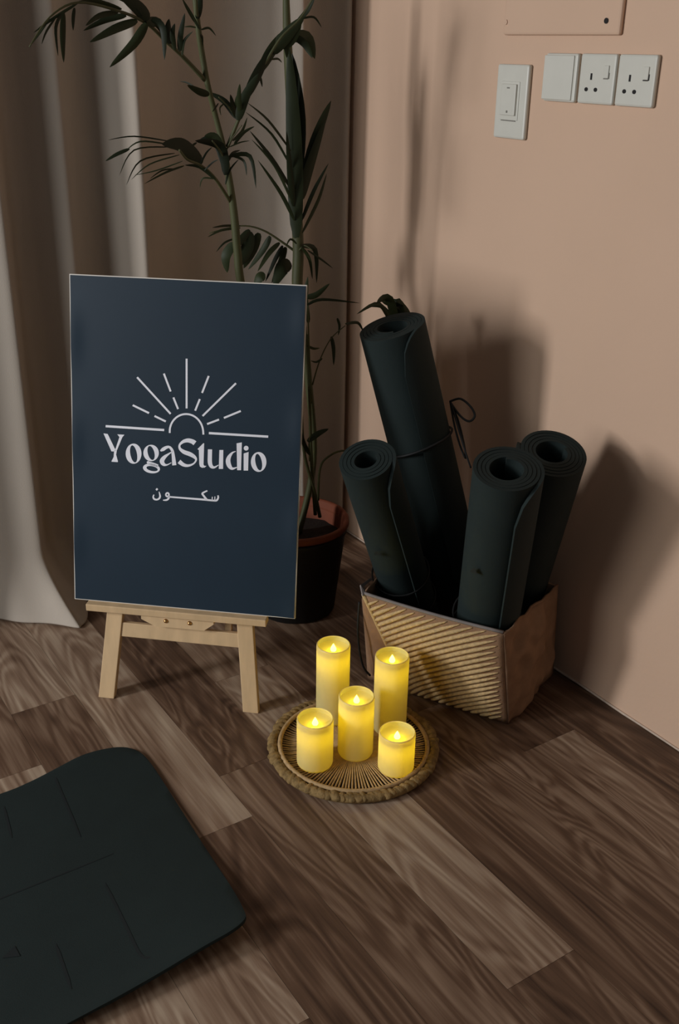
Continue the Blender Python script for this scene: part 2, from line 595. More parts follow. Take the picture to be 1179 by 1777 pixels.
# printed sheet: lifts in shallow waves along both long edges
vs, fs = [], []
nx, ny = 60, 90
sw_, sh_ = BW - 0.004, BH - 0.004
for j in range(ny + 1):
    for i in range(nx + 1):
        fx = i / nx
        # denser columns at the edges
        fx = 0.5 - 0.5 * math.cos(math.pi * fx)
        s, h = (fx - 0.5) * sw_, 0.002 + sh_ * j / ny
        er, el = (sw_ / 2 - s), (sw_ / 2 + s)
        ph = h / 0.205 * 2 * math.pi
        lift = 0.0026 * math.exp(-(er / 0.022) ** 2) * (0.5 + 0.5 * math.cos(ph + 0.5)) ** 1.5
        lift += 0.0026 * math.exp(-(el / 0.020) ** 2) * (0.5 + 0.5 * math.cos(ph + 2.4)) ** 1.5
        vs.append(bp(s, h, 0.0008 + lift))
for j in range(ny):
    for i in range(nx):
        a = j * (nx + 1) + i
        fs.append([a, a + 1, a + nx + 2, a + nx + 1])
mesh('print_sheet', vs, fs, M['navy'], sg, True)
INK = 0.0013


def on_board(px, py):
    """where a photographed point lies on the board face -> (across, up)"""
    r = ray(px, py)
    t = (BC - CAM).dot(NB) / r.dot(NB)
    p = CAM + r * t - BC
    return p.dot(U), p.dot(UP)


class Glyph:
    def __init__(s, ox, oy, k):
        s.ox, s.oy, s.k, s.v, s.f = ox, oy, k, [], []

    def pt(s, x, y):
        a, b = on_board(s.ox + x * s.k, s.oy + y * s.k)
        s.v.append((a, b)); return len(s.v) - 1

    def poly(s, pts):
        s.f.append([s.pt(x, y) for x, y in pts]); return s

    def stroke(s, pts, smooth=True):
        P = catmull(pts, 6) if smooth and len(pts) > 2 else pts
        n = len(P); idx = []
        for i, (x, y, wd) in enumerate(P):
            a, b = P[max(i - 1, 0)], P[min(i + 1, n - 1)]
            dx, dy = b[0] - a[0], b[1] - a[1]
            l = math.hypot(dx, dy) or 1
            nx_, ny_ = -dy / l * wd / 2, dx / l * wd / 2
            idx.append((s.pt(x + nx_, y + ny_), s.pt(x - nx_, y - ny_)))
        for (a, b), (c, d) in zip(idx, idx[1:]): s.f.append([a, b, d, c])
        return s

    def ring(s, c, ro, ri, ti=0.0, ci=None, to=0.0):
        n = 40; ci = ci or c; o, i_ = [], []
        for k in range(n):
            a = 2 * math.pi * k / n
            for (cc, r, t, lst) in ((c, ro, to, o), (ci, ri, ti, i_)):
                # ellipse point in direction a (polar form keeps the spokes from crossing)
                ca, sa = math.cos(a - t), math.sin(a - t)
                rad = 1 / math.sqrt((ca / r[0]) ** 2 + (sa / r[1]) ** 2)
                lst.append(s.pt(cc[0] + rad * math.cos(a), cc[1] + rad * math.sin(a)))
        for k in range(n):
            j = (k + 1) % n
            s.f.append([o[k], o[j], i_[j], i_[k]])
        return s

    def disc(s, c, r):
        s.f.append([s.pt(c[0] + r * math.cos(2 * math.pi * k / 20), c[1] + r * math.sin(2 * math.pi * k / 20)) for k in range(20)])
        return s

    def build(s, name):
        vs = [bp(a, b, INK) for a, b in s.v]
        me = bpy.data.meshes.new(name)
        org = V(sg.location)
        me.from_pydata([tuple(v - org) for v in vs], [], s.f)
        bm = bmesh.new(); bm.from_mesh(me)
        big = [f for f in bm.faces if len(f.verts) > 4]
        bmesh.ops.triangulate(bm, faces=big)
        bm.normal_update()
        for f in bm.faces:
            if f.normal.dot(NB) < 0: f.normal_flip()
        bm.to_mesh(me); bm.free()
        return link(name, me, M['ink'], sg)


def GA(): return Glyph(170, 740, 160 / 1179)
def GB(): return Glyph(320, 740, 160 / 1179)
def GC(): return Glyph(255, 835, 140 / 1179)
def GR(): return Glyph(160, 600, 330 / 1179)


TI = -0.19
GA().poly([(78, 88), (132, 95), (228, 292), (215, 318), (180, 318)]).poly([(255, 100), (345, 105), (318, 140), (252, 300), (215, 318), (232, 285), (282, 135)]) \
    .poly([(215, 300), (250, 298), (240, 360), (262, 440), (262, 455), (182, 450), (182, 440), (208, 390)]).build('letter')
GA().ring((463, 347), (101, 129), (42, 112), TI, (464, 350)).build('letter')
GA().ring((687, 338), (99, 105), (42, 92), TI - .06).ring((692, 535), (110, 62), (74, 30), 0.22, (700, 538), 0.12) \
    .stroke([(640, 445, 26), (662, 468, 40), (720, 484, 40), (775, 505, 36)]).build('letter')
GA().stroke([(806, 312, 18), (840, 292, 44), (880, 268, 38), (918, 262, 30), (948, 290, 34), (966, 340, 38), (984, 495, 54)]) \
    .stroke([(962, 318, 10), (910, 352, 22), (858, 392, 44), (826, 440, 58), (846, 482, 44), (890, 490, 18), (945, 462, 9)]).build('letter')
GA().stroke([(1248, 214, 62), (1215, 192, 58), (1160, 178, 52), (1100, 192, 40), (1052, 236, 26), (1058, 285, 34), (1110, 326, 50), (1180, 352, 54), (1235, 384, 44),
             (1262, 420, 26), (1245, 460, 20), (1205, 488, 24), (1150, 500, 34), (1096, 486, 46), (1044, 446, 56)]).build('letter')
GB().poly([(250, 213), (260, 215), (252, 485), (262, 502), (290, 504), (268, 524), (232, 527), (206, 512), (198, 480), (192, 300), (175, 288)]).build('letter')
GB().stroke([(335, 292, 54), (333, 380, 54), (334, 460, 54), (352, 508, 46), (390, 522, 26), (444, 492, 9)]).poly([(455, 300), (505, 300), (502, 542), (447, 542)]).build('letter')
GB().stroke([(664, 318, 8), (622, 335, 22), (582, 385, 46), (566, 440, 60), (582, 502, 56), (620, 538, 32), (682, 520, 9)]).poly([(675, 215), (742, 203), (732, 558), (682, 558)]).build('letter')
GB().poly([(765, 345), (828, 325), (822, 563), (765, 563)]).disc((797, 277), 31).build('letter')
GB().ring((957, 453), (99, 127), (41, 108), TI, (957, 455)).build('letter')
# arabic word, letter by letter from its right end
GC().stroke([(1046, 205, 20), (1050, 240, 26), (1030, 276, 28), (1000, 282, 26), (900, 274, 26)]).stroke([(1000, 280, 15), (1002, 222, 13)], False).stroke([(962, 278, 15), (964, 226, 13)], False).build('arabic_letter')
GC().stroke([(892, 138, 20), (850, 156, 24), (818, 180, 28), (836, 210, 28), (884, 272, 32)]).stroke([(900, 274, 26), (850, 268, 28), (320, 226, 22)], False).build('arabic_letter')
GC().ring((308, 196), (34, 38), (11, 13)).stroke([(334, 212, 22), (326, 246, 28), (298, 272, 26), (244, 276, 14)]).build('arabic_letter')
GC().stroke([(112, 195, 16), (100, 228, 22), (114, 258, 26), (150, 268, 24), (186, 252, 26), (200, 216, 26), (186, 152, 12)]).poly([(153, 97), (174, 116), (152, 138), (133, 120)]).build('arabic_letter')
for a, b in (((589, 80), (589, 388)), ((282, 195), (490, 422)), ((895, 232), (688, 435)), ((448, 172), (490, 283)), ((507, 320), (536, 392)),
             ((726, 187), (685, 292)), ((671, 330), (642, 402)), ((255, 368), (356, 417)), ((390, 435), (460, 469)), ((925, 404), (820, 447)), ((790, 457), (716, 485))):
    GR().stroke([(*a, 12), (*b, 12)], False).build('sun_ray')
for a, b in (((87, 498), (450, 522)), ((727, 541), (1095, 563))):
    GR().stroke([(*a, 14), (*b, 14)], False).build('horizon_line')
arc = [(588 + 104 * math.cos(math.pi * (1.0 - k / 28)), 531 + 8 * (k / 28 - .5) + 4 - 112 * math.sin(math.pi * k / 28), 11.5) for k in range(29)]
arc = [(484, 540, 11.5)] + arc[1:-1] + [(693, 550, 11.5)]
GR().stroke(arc, False).build('sun_arc')

# ------------------------------------------------------------------ rolled mats
def rolled_mat(label, base, top, r, seam, cords, logo=None, pitch=0.0074, rin=0.029, bow=None):
    base, top = V(base), V(top)
    t = thing('rolled_yoga_mat', label, 'yoga mat', base, 'rolled mats in the basket')
    a = (top - base).normalized(); Ln = (top - base).length
    mid = (base + top) / 2
    e1 = CAM - mid; e1 = (e1 - a * e1.dot(a)).normalized()
    e2 = a.cross(e1)
    th = 0.0066
    total = (r - rin) / pitch * 2 * math.pi
    N_ = int(total / (2 * math.pi) * 44)
    vs, fs = [], []
    cr = 0.055
    for i in range(N_ + 1):
        ph = total * i / N_
        ang = seam + (total - ph)
        rad = rin + pitch * ph / (2 * math.pi)
        dist = (total - ph) * r
        loose = 0.0022 * max(0, 1 - dist / 0.05)
        rad += loose
        zt, zb_ = Ln, 0.0
        if dist < cr:
            q = 1 - dist / cr
            cut = cr * (1 - math.sqrt(max(0, 1 - q * q)))
            zt -= cut * 1.5; zb_ += cut
        zt += 0.0016 * math.sin(ph * 0.9)
        dr = e1 * math.cos(ang) + e2 * math.sin(ang)
        for rr in (rad, rad - th):
            for z in (zt, zb_):
                vs.append(base + dr * rr + a * z)
    for i in range(N_):
        p, q = i * 4, i * 4 + 4
        fs += [[p, p + 1, q + 1, q], [p + 2, p + 3, q + 3, q + 2], [p, q, q + 2, p + 2], [p + 1, q + 1, q + 3, p + 3]]
    fs += [[0, 1, 3, 2], [N_ * 4, N_ * 4 + 1, N_ * 4 + 3, N_ * 4 + 2]]
    o = mesh('roll', vs, fs, M['green'], t, True)
    bv = o.modifiers.new('edge', 'EDGE_SPLIT'); bv.split_angle = math.radians(40)
    for (f, tlt, rad_) in cords:
        pts = []
        for k in range(40):
            an = 2 * math.pi * k / 40
            rr = r + 0.0028
            pts.append(base + a * (f * Ln + tlt * math.cos(an - 0.6)) + (e1 * math.cos(an) + e2 * math.sin(an)) * rr)
        tube('cord', pts, rad_, M['cord'], t, 6, True)
    if logo:
        f, an, sz = logo
        lv = []
        for (x, y) in ((-0.5, -0.45), (0.55, -0.3), (0.05, 0.6)):
            aa = an + x * sz / r
            lv.append(base + a * (f * Ln + y * sz) + (e1 * math.cos(aa) + e2 * math.sin(aa)) * (r + 0.0022))
        mesh('logo', lv, [[0, 1, 2]], M['groove'], t)
    return t, base, a, e1, e2, Ln


rt = rolled_mat('tallest rolled dark green mat, leaning left and tied with a bow', (1.360, 1.570, 0.17), (1.1885, 1.6095, 0.7722), 0.070, 0.05,
                [(0.585, 0.018, 0.0028)], None, rin=0.033)
t, b0, a, e1, e2, Ln = rt
kn = b0 + a * (0.585 * Ln + 0.014) + (e1 * 0.30 + e2 * 0.95).normalized() * 0.074


def near(px, py, dep): return at(px, py, dep)


kd = (kn - CAM).dot(ROW_F)
tube('bow', catmull([near(781, 697, kd), near(800, 692, kd - .005), near(818, 706, kd - .012), near(825, 722, kd - .012), near(815, 731, kd - .01), near(800, 722, kd - .004), near(783, 699, kd)], 6), 0.0024, M['cord'], t, 6)
tube('bow', catmull([near(782, 696, kd), near(790, 740, kd - .006), near(800, 775, kd - .004), near(809, 795, kd), near(806, 770, kd + .004), near(796, 730, kd + .004), near(784, 700, kd)], 6), 0.0022, M['cord'], t, 6)
tube('bow', catmull([near(783, 697, kd), near(797, 745, kd - .01), near(809, 785, kd - .008), near(818, 812, kd - .003)], 6), 0.0022, M['cord'], t, 6)
rolled_mat('short rolled mat on the left of the basket, next to the plant pot', (1.285, 1.575, 0.03), (1.0325, 1.4604, 0.5715), 0.0575, 0.30,
           [(0.44, -0.006, 0.002), (0.30, -0.004, 0.0018)], (0.66, -0.62, 0.016), rin=0.026)
rolled_mat('upright rolled mat at the front corner of the basket, curled edge facing out', (1.2918, 1.3868, 0.03), (1.1701, 1.2264, 0.6058), 0.066, 0.42,
           [(0.36, -0.006, 0.0022), (0.30, -0.004, 0.0018)], (0.66, -0.55, 0.017), rin=0.033)
rolled_mat('rolled mat closest to the peach wall, half hidden at the back of the basket', (1.4272, 1.4779, 0.018), (1.3323, 1.2802, 0.5872), 0.069, -2.2,
           [(0.36, -0.006, 0.002)], None, rin=0.034)

# ------------------------------------------------------------------ basket
bk = thing('basket', 'soft square basket of tan rope ribs and brown linen holding the rolls', 'basket', (1.30, 1.46, 0))
ZR = 0.258
Lr, Fr, Rr, Br = V((1.065, 1.503, ZR)), V((1.205, 1.235, ZR)), V((1.442, 1.331, 0.247)), V((1.335, 1.665, ZR))
Lb, Cb, Fb, Rb, Bb = V((1.123, 1.558, 0.001)), V((1.168, 1.462, 0.001)), V((1.274, 1.268, 0.001)), V((1.487, 1.357, 0.001)), V((1.345, 1.655, 0.001))


def panel(name, b0, b1, t0, t1, out, bulge, rough, material, nu=24, nv=16):
    vs, fs = [], []

    def P(s, v):
        p = (b0.lerp(b1, s)).lerp(t0.lerp(t1, s), v)
        k = bulge * math.sin(math.pi * min(max(v, 0.0), 1.0)) * (math.sin(math.pi * s) ** 0.7 if 0 < s < 1 else 0)
        k += 0.35 * bulge * math.sin(math.pi * s) * v
        p = p + out * k
        if rough:
            e = min(1, 6 * s, 6 * (1 - s))
            p = p + out * rough * e * (noise.noise(p * 14) + 0.6 * noise.noise(p * 31 + V((3, 1, 7))))
            p.z += 0.5 * rough * v * noise.noise(p * 16)
        p.z = max(p.z, 0.001)
        return p
    for j in range(nv + 1):
        for i in range(nu + 1):
            vs.append(P(i / nu, j / nv))
    for j in range(nv):
        for i in range(nu):
            q = j * (nu + 1) + i
            fs.append([q, q + 1, q + nu + 2, q + nu + 1])
    if not name: return P
    o = mesh(name, vs, fs, material, bk, True)
    so = o.modifiers.new('cloth', 'SOLIDIFY'); so.thickness = 0.004; so.offset = 0
    return P


vdir = V((0.922, 0.386, 0)); udir = V((0.462, -0.887, 0))
PF = panel('front_panel', Cb, Fb, Lr, Fr, -vdir, 0.016, 0.0, M['linen'])
panel('gusset', Lb, Cb, Lr + V((0.004, 0.008, -0.02)), Lr, -vdir, 0.004, 0.003, M['linen'], 8, 16)
panel('side_panel', Fb, Rb, Fr, Rr, udir, 0.018, 0.020, M['linen'], 40, 30)
panel('side_panel', Bb, Rb, Br, Rr, vdir, 0.004, 0.0, M['linen'], 12, 8)
panel('side_panel', Lb, Bb, Lr, Br, -udir, 0.012, 0.004, M['linen'], 12, 8)
mesh('base_panel', [Lb + V((0, 0, .004)), Cb + V((0, 0, .004)), Fb + V((0, 0, .004)), Rb + V((0, 0, .004)), Bb + V((0, 0, .004))], [[0, 1, 2, 3, 4]], M['lining'], bk)
# rope ribs slanting across the front panel
sp = 0.050
t0 = -0.70
while t0 < 0.99:
    pts = []
    for k in range(61):
        s = 0.004 + (0.955 + 0.05 * noise.noise(V((t0 * 13, 5, 0)))) * k / 60
        v = t0 + 0.72 * s - 0.12 * s * s * (1 - max(0, t0))
        if 0.012 <= v <= 0.985:
            p = PF(s, v) - vdir * (0.003 + 0.0006 * noise.noise(V((s * 40, t0 * 9, 0))))
            p.z = max(p.z, 0.0055)
            pts.append(p)
    if len(pts) > 3:
        n = len(pts)
        rad = [0.0046 * (1 + 0.12 * noise.noise(V((k * .5, t0 * 30, 0)))) * (0.15 + 0.85 * min(1, 0.5 + k / 6, ((n - 1 - k) / 9) ** 0.7)) for k in range(n)]
        tube('rope_rib', pts, rad, M['jute'], bk, 7)
    t0 += sp
# hem round the opening
hp = [PF(s / 14, 1.0) for s in range(15)]
tube('rim_hem', [p + V((0, 0, .001)) for p in hp], 0.0035, M['hemband'], bk, 6)
PSd = panel(None, Fb, Rb, Fr, Rr, udir, 0.018, 0.020, None)
tube('edge_seam', [PF(0.0, k / 12) - vdir * 0.002 for k in range(13)], 0.0045, M['jute'], bk, 7)
tube('rim_hem', [PSd(s / 14, 1.0) for s in range(15)], 0.003, M['linen'], bk, 6)
# turned-up corner and the thin dark handle on the pot side
tube('handle', catmull([Lr + V((.004, .02, -.03)), at(622, 1090, 2.145), at(625, 1130, 2.185), at(632, 1158, 2.22), at(643, 1172, 2.245)], 6), 0.0025, M['cord'], bk, 6)
cv = [at(625, 1016, 2.10), at(629, 1035, 2.09), at(634, 1031, 2.095), at(631, 1019, 2.11), at(646, 1006, 2.16), at(642, 1004, 2.155)]
mesh('rim_fold', cv, [[0, 1, 2, 3], [0, 3, 4, 5]], M['hemband'], bk).modifiers.new('cloth', 'SOLIDIFY').thickness = 0.003

# ------------------------------------------------------------------ woven tray
TC = V((0.956, 1.369, 0))
ty = thing('woven_tray', 'round rattan tray with raffia rim under the candles', 'tray', TC)
lathe('backing', [(0.0001, 0.001), (0.153, 0.001), (0.153, 0.0045), (0.0001, 0.0045)], TC, M['trayb'], ty, 48)
# raffia rim: a flat bundle overcast with uneven loops
tube('rim_core', [TC + V((0.1605 * math.cos(2 * math.pi * k / 90), 0.1605 * math.sin(2 * math.pi * k / 90), 0.0095)) for k in range(90)], 0.0088, M['raffia'], ty, 10, True)
loops = []
for q in range(4):
    vs, fs = [], []
    nu, nv = 10, 14
    for i in range(nu + 1):
        f = i / nu
        swell = math.sin(math.pi * (0.08 + 0.84 * f)) ** 0.5
        y = (f - 0.5) * 0.0165
        for k in range(nv):
            b = 2 * math.pi * k / nv
            rr = 1 + 0.13 * noise.noise(V((f * 3 + q * 9, k * 0.9, q * 2.1)))
            x = 0.0120 * math.cos(b) * swell * rr
            z = 0.0092 * math.sin(b) * swell * rr
            vs.append((x, y + 0.003 * math.cos(b), max(-0.0105, z)))
    for i in range(nu):
        for k in range(nv):
            l = (k + 1) % nv
            fs.append([i * nv + k, (i + 1) * nv + k, (i + 1) * nv + l, i * nv + l])
    fs += [list(range(nv)), [nu * nv + k for k in range(nv)]]
    me = bpy.data.meshes.new('raffia_loop')
    me.from_pydata(vs, [], fs)
    for p in me.polygons: p.use_smooth = True
    me.materials.append(M['raffia'])
    loops.append(me)
NLP = 74
for k in range(NLP):
    a = 2 * math.pi * (k + random.uniform(-.15, .15)) / NLP
    o = bpy.data.objects.new('raffia_loop', loops[k % 4])
    C.objects.link(o)
    o.parent = ty
    rr = 0.1600 + 0.0045 * noise.noise(V((math.cos(a) * 4, math.sin(a) * 4, 0))) + random.uniform(-.001, .001)
    o.location = (rr * math.cos(a), rr * math.sin(a), 0.0112)
    o.rotation_euler = (0, random.uniform(-.12, .12), a + random.uniform(-.25, .25))
    o.scale = (random.uniform(.82, 1.18), random.uniform(.85, 1.5), random.uniform(.75, 1.0))
tube('inner_ring', [TC + V((0.1465 * math.cos(2 * math.pi * k / 72), 0.1465 * math.sin(2 * math.pi * k / 72), 0.0155)) for k in range(72)], 0.0045, M['reed'], ty, 8, True)
tube('inner_ring', [TC + V((0.018 * math.cos(2 * math.pi * k / 24), 0.018 * math.sin(2 * math.pi * k / 24), 0.0068)) for k in range(24)], 0.004, M['reed'], ty, 8, True)
vsq, fsq = tube_vf([V((0.018, 0, 0.0066)), V((0.07, 0, 0.0064)), V((0.128, 0, 0.0068)), V((0.145, 0, 0.011))], [0.0013, 0.0017, 0.0019, 0.0017], 6)
spoke_me = bpy.data.meshes.new('spoke')
spoke_me.from_pydata([tuple(v) for v in vsq], [], fsq)
for p in spoke_me.polygons: p.use_smooth = True
spoke_me.materials.append(M['reed'])
NS = 124
for k in range(NS):
    o = bpy.data.objects.new('spoke', spoke_me)
    C.objects.link(o)
    o.parent = ty
    o.rotation_euler = (0, 0, 2 * math.pi * k / NS + random.uniform(-0.006, 0.006))

# ------------------------------------------------------------------ candles
def candle(label, x, y, ztop, r, glow):
    z0 = 0.0086
    h = ztop - z0
    t = thing('led_candle', label, 'candle', (x, y, z0), 'lit candles on the woven tray')
    c = V((x, y, z0))
    prof = [(0.0001, 0.0), (r - 0.006, 0.0), (r - 0.0022, 0.0012), (r - 0.0004, 0.005), (r, 0.009)]
    prof += [(r, 0.009 + (h - 0.014) * k / 10) for k in range(1, 11)]
    prof += [(r - 0.0003, h - 0.0022), (r - 0.0010, h - 0.0006), (r - 0.0018, h), (r - 0.0026, h - 0.0008), (r - 0.0028, h - 0.002)]
    lathe('body', prof, c, M['wax'], t, 48)
    lathe('well', [(r - 0.0006, h - 0.0125), (r - 0.006, h - 0.0150), (r - 0.014, h - 0.0170), (0.0055, h - 0.0185), (0.0001, h - 0.0185)], c, M['wax'], t, 48)
    # flame tongue
    fl = [(0.0001, 0), (0.0042, 0.001), (0.0062, 0.0045), (0.0060, 0.008), (0.0042, 0.0125), (0.0018, 0.017), (0.0001, 0.0195)]
    vs, fs = lathe_vf(fl, (0, 0, 0), 20)
    vd = V((x, y, 0)).normalized(); sd = V((vd.y, -vd.x, 0))
    vs = [c + V((0, 0, h - 0.0183)) + sd * v.x + vd * v.y * 0.45 + V((0, 0, v.z)) for v in vs]
    mesh('flame', vs, fs, M['flame'], t, True)
    l = bpy.data.lights.new('led', 'POINT')
    l.energy = glow; l.color = (1.0, 0.85, 0.10); l.shadow_soft_size = 0.007
    lo_ = bpy.data.objects.new('led', l); C.objects.link(lo_)
    lo_.parent = t; lo_.location = (0, 0, h - 0.027)
    l_b = bpy.data.lights.new('flame_light', 'POINT')
    l_b.energy = glow * 0.35; l_b.color = (1.0, 0.86, 0.25); l_b.shadow_soft_size = 0.006
    lf_ = bpy.data.objects.new('flame_light', l_b); C.objects.link(lf_)
    lf_.parent = t; lf_.location = (0, 0, h - 0.001)
    return t


G = 0.056
candle('medium-short candle at the front left of the tray', 0.862, 1.364, 0.114, 0.0352, G)
candle('middle-height candle in the centre of the five', 0.947, 1.350, 0.142, 0.0348, G)
candle('shortest candle, at the front right of the tray', 0.986, 1.268, 0.094, 0.0350, G * 1.1)
candle('tall candle at the back left of the tray', 0.971, 1.470, 0.186, 0.0340, G)
candle('tall candle at the back right, beside the basket', 1.050, 1.378, 0.183, 0.0340, G * 0.8)

# ------------------------------------------------------------------ floor mat
fm = thing('yoga_mat', 'dark green yoga mat lying flat on the floor at lower left', 'yoga mat', (0.2, 1.33, 0))
edge = [(-0.45, 1.045), (-0.2, 1.047), (0.0, 1.048), (0.14, 1.048), (0.272, 1.049), (0.37, 1.052), (0.467, 1.056), (0.521, 1.058), (0.549, 1.070), (0.560, 1.095), (0.569, 1.155), (0.580, 1.29), (0.588, 1.412), (0.594, 1.53),
        (0.588, 1.583), (0.560, 1.614), (0.50, 1.624), (0.437, 1.615), (0.377, 1.604), (0.322, 1.600), (0.15, 1.605), (0.0, 1.604), (-0.2, 1.604), (-0.45, 1.602)]
E_ = catmull(edge, 5)
ctr = V((0.1, 1.33, 0))


def mat_lift(x, y):
    d = math.hypot(x - 0.56, y - 1.06)
    l = 0.020 * math.exp(-(d / 0.16) ** 2)
    l += 0.014 * math.exp(-((y - 1.05) / 0.03) ** 2) * max(0, min(1, (x + 0.3) / 0.6))
    l += 0.004 * math.exp(-((y - 1.62) / 0.03) ** 2) * math.exp(-((x - 0.49) / 0.06) ** 2)
    return l


bm = bmesh.new()
fv = [bm.verts.new((x, y, 0.0058)) for x, y in E_]
bm.faces.new(fv)
for k in range(1, 53):
    bmesh.ops.bisect_plane(bm, geom=bm.verts[:] + bm.edges[:] + bm.faces[:], plane_co=(-0.45 + 0.02 * k, 0, 0), plane_no=(1, 0, 0))
for k in range(1, 30):
    bmesh.ops.bisect_plane(bm, geom=bm.verts[:] + bm.edges[:] + bm.faces[:], plane_co=(0, 1.03 + 0.02 * k, 0), plane_no=(0, 1, 0))
for v in bm.verts:
    v.co.z += mat_lift(v.co.x, v.co.y)
    v.co -= V(fm.location)
bm.normal_update()
for f in bm.faces:
    if f.normal.z < 0: f.normal_flip()
me = bpy.data.meshes.new('mat_sheet')
bm.to_mesh(me); bm.free()
for p in me.polygons: p.use_smooth = True
ms = link('mat_sheet', me, M['green'], fm)
md = ms.modifiers.new('rubber', 'SOLIDIFY'); md.thickness = 0.005; md.offset = -1
md = ms.modifiers.new('edge', 'BEVEL'); md.width = 0.0018; md.segments = 2; md.limit_method = 'ANGLE'; md.angle_limit = math.radians(50)


def groove(pts, wd, name='pressed_line'):
    P = catmull([(x, y) for x, y in pts], 8) if len(pts) > 2 else [tuple(V(pts[0]).lerp(V(pts[1]), k / 16)) for k in range(17)]
    vs, fs = [], []
    m_ = len(P)
    for i, (x, y) in enumerate(P):
        a, b = P[max(i - 1, 0)], P[min(i + 1, m_ - 1)]
        dx, dy = b[0] - a[0], b[1] - a[1]; l = math.hypot(dx, dy)
        f = min(1, 0.35 + 0.65 * min(i, m_ - 1 - i) / 3)
        for s in (-1, 1):
            X, Y = x - s * dy / l * wd / 2 * f, y + s * dx / l * wd / 2 * f
            vs.append(V((X, Y, 0.0063 + mat_lift(X, Y))))
    for i in range(m_ - 1): fs.append([2 * i, 2 * i + 1, 2 * i + 3, 2 * i + 2])
    mesh(name, vs, fs, M['groove'], fm)


groove([(0.318, 1.562), (0.305, 1.473)], 0.0045)
groove([(0.424, 1.590), (0.420, 1.553), (0.407, 1.411)], 0.0045)
groove([(0.440, 1.342), (0.10, 1.346)], 0.0032)
groove([(0.402, 1.284), (0.395, 1.18), (0.391, 1.112), (0.402, 1.096)], 0.0050)
groove([(0.291, 1.206), (0.282, 1.112)], 0.0050)
mesh('logo', [V((x_, y_, 0.0066 + mat_lift(x_, y_))) for x_, y_ in ((0.213, 1.223), (0.237, 1.236), (0.238, 1.212))], [[0, 1, 2]], M['groove'], fm)

# ------------------------------------------------------------------ potted palm
PC = V((1.155, 1.925, 0))
pp = thing('potted_palm', 'tall green palm in a shadow-dark pot behind the sign', 'plant', PC)
lathe('pot', [(0.0001, 0.0), (0.092, 0.0), (0.098, 0.006), (0.122, 0.205), (0.126, 0.215), (0.124, 0.222), (0.119, 0.221), (0.112, 0.15), (0.0001, 0.14)], PC, M['shadowpot'], pp, 48)  # near-black body colour has the sign's shadow put into it
lathe('liner_pot', [(0.110, 0.150), (0.1165, 0.225), (0.1275, 0.226), (0.1305, 0.231), (0.1305, 0.240), (0.1285, 0.243), (0.1215, 0.243), (0.1185, 0.238), (0.1085, 0.165)], PC, M['terracotta'], pp, 48)
svs, sfs = lathe_vf([(0.0001, 0.197), (0.03, 0.198), (0.06, 0.196), (0.09, 0.197), (0.114, 0.193)], PC, 40)
svs = [v + V((0, 0, 0.006 * noise.noise(v * 40))) for v in svs]
mesh('soil', svs, sfs, M['soil'], pp, True)


def pat(px, py, t):
    # palms stand in upright layers between the pot and the curtain
    r = ray(px, py)
    return CAM + r * ((1.93 + (t - 2.36)) / r.y)


def c1(x, y, t): return pat(x * 0.54283, y * 0.54283, t)


def stem(pts, rads, sub=6, material='stem', parent=None, name='stem'):
    P = catmull([(*p, r) for p, r in zip(pts, rads)], sub)
    return tube(name, [p[:3] for p in P], [p[3] for p in P], M[material], parent or pp, 8)


def blade(pts, wpx, parent, t, wprof=None, twist=0.0, material='leaf', name='leaflet'):
    """pts: full-frame pixel guides (x, y[, dt]); a folded lance-shaped leaf around depth t"""
    G3 = []
    n0 = len(pts)
    rnd = random.uniform(-0.03, 0.03)
    for i, p in enumerate(pts):
        dt = p[2] if len(p) > 2 else rnd * i / max(1, n0 - 1)
        G3.append(tuple(pat(p[0], p[1], t + dt)))
    if n0 == 2:
        m_ = (V(G3[0]) + V(G3[1])) / 2 + V((0, 0, 0.006))
        G3 = [G3[0], tuple(m_), G3[1]]
    P = [V(p) for p in catmull(G3, 5)]
    t = (P[0] - CAM).dot(ROW_F)
    n = len(P)
    vs, fs = [], []
    hw = wpx * t / FPX / 2
    for i, p in enumerate(P):
        f = i / (n - 1)
        wd = hw * max(0.03, 1.92 * (0.03 + f) ** 0.55 * (1.0 - f) ** 0.85)
        tg = (P[min(i + 1, n - 1)] - P[max(i - 1, 0)]).normalized()
        view = (p - CAM).normalized()
        side = tg.cross(view).normalized()
        nrm = side.cross(tg).normalized()
        side = (side * math.cos(twist) + nrm * math.sin(twist)).normalized()
        nrm = side.cross(tg).normalized()
        fold = 0.35 * wd
        vs += [p + side * wd + nrm * fold, p, p - side * wd + nrm * fold]
    for i in range(n - 1):
        for k in range(2):
            q = i * 3 + k
            fs.append([q, q + 1, q + 4, q + 3])
    return mesh(name, vs, fs, M[material], parent, True)


def frond(rach, t0, t1, r0, r1, leaves, k=0.54283, material='leaf', lt=None):
    n = len(rach)
    pts = [pat(x * k, y * k, t0 + (t1 - t0) * i / (n - 1)) for i, (x, y) in enumerate(rach)]
    fr = stem(pts, [r0 + (r1 - r0) * i / (n - 1) for i in range(n)], 5, 'stem', pp, 'frond')
    for L_ in leaves:
        w_ = L_[-1]
        g = [(x * k, y * k) for x, y in L_[:-1]]
        blade(g, w_ * k, fr, lt or (t0 + t1) / 2, None, random.uniform(-0.5, 0.5), material)
    return fr


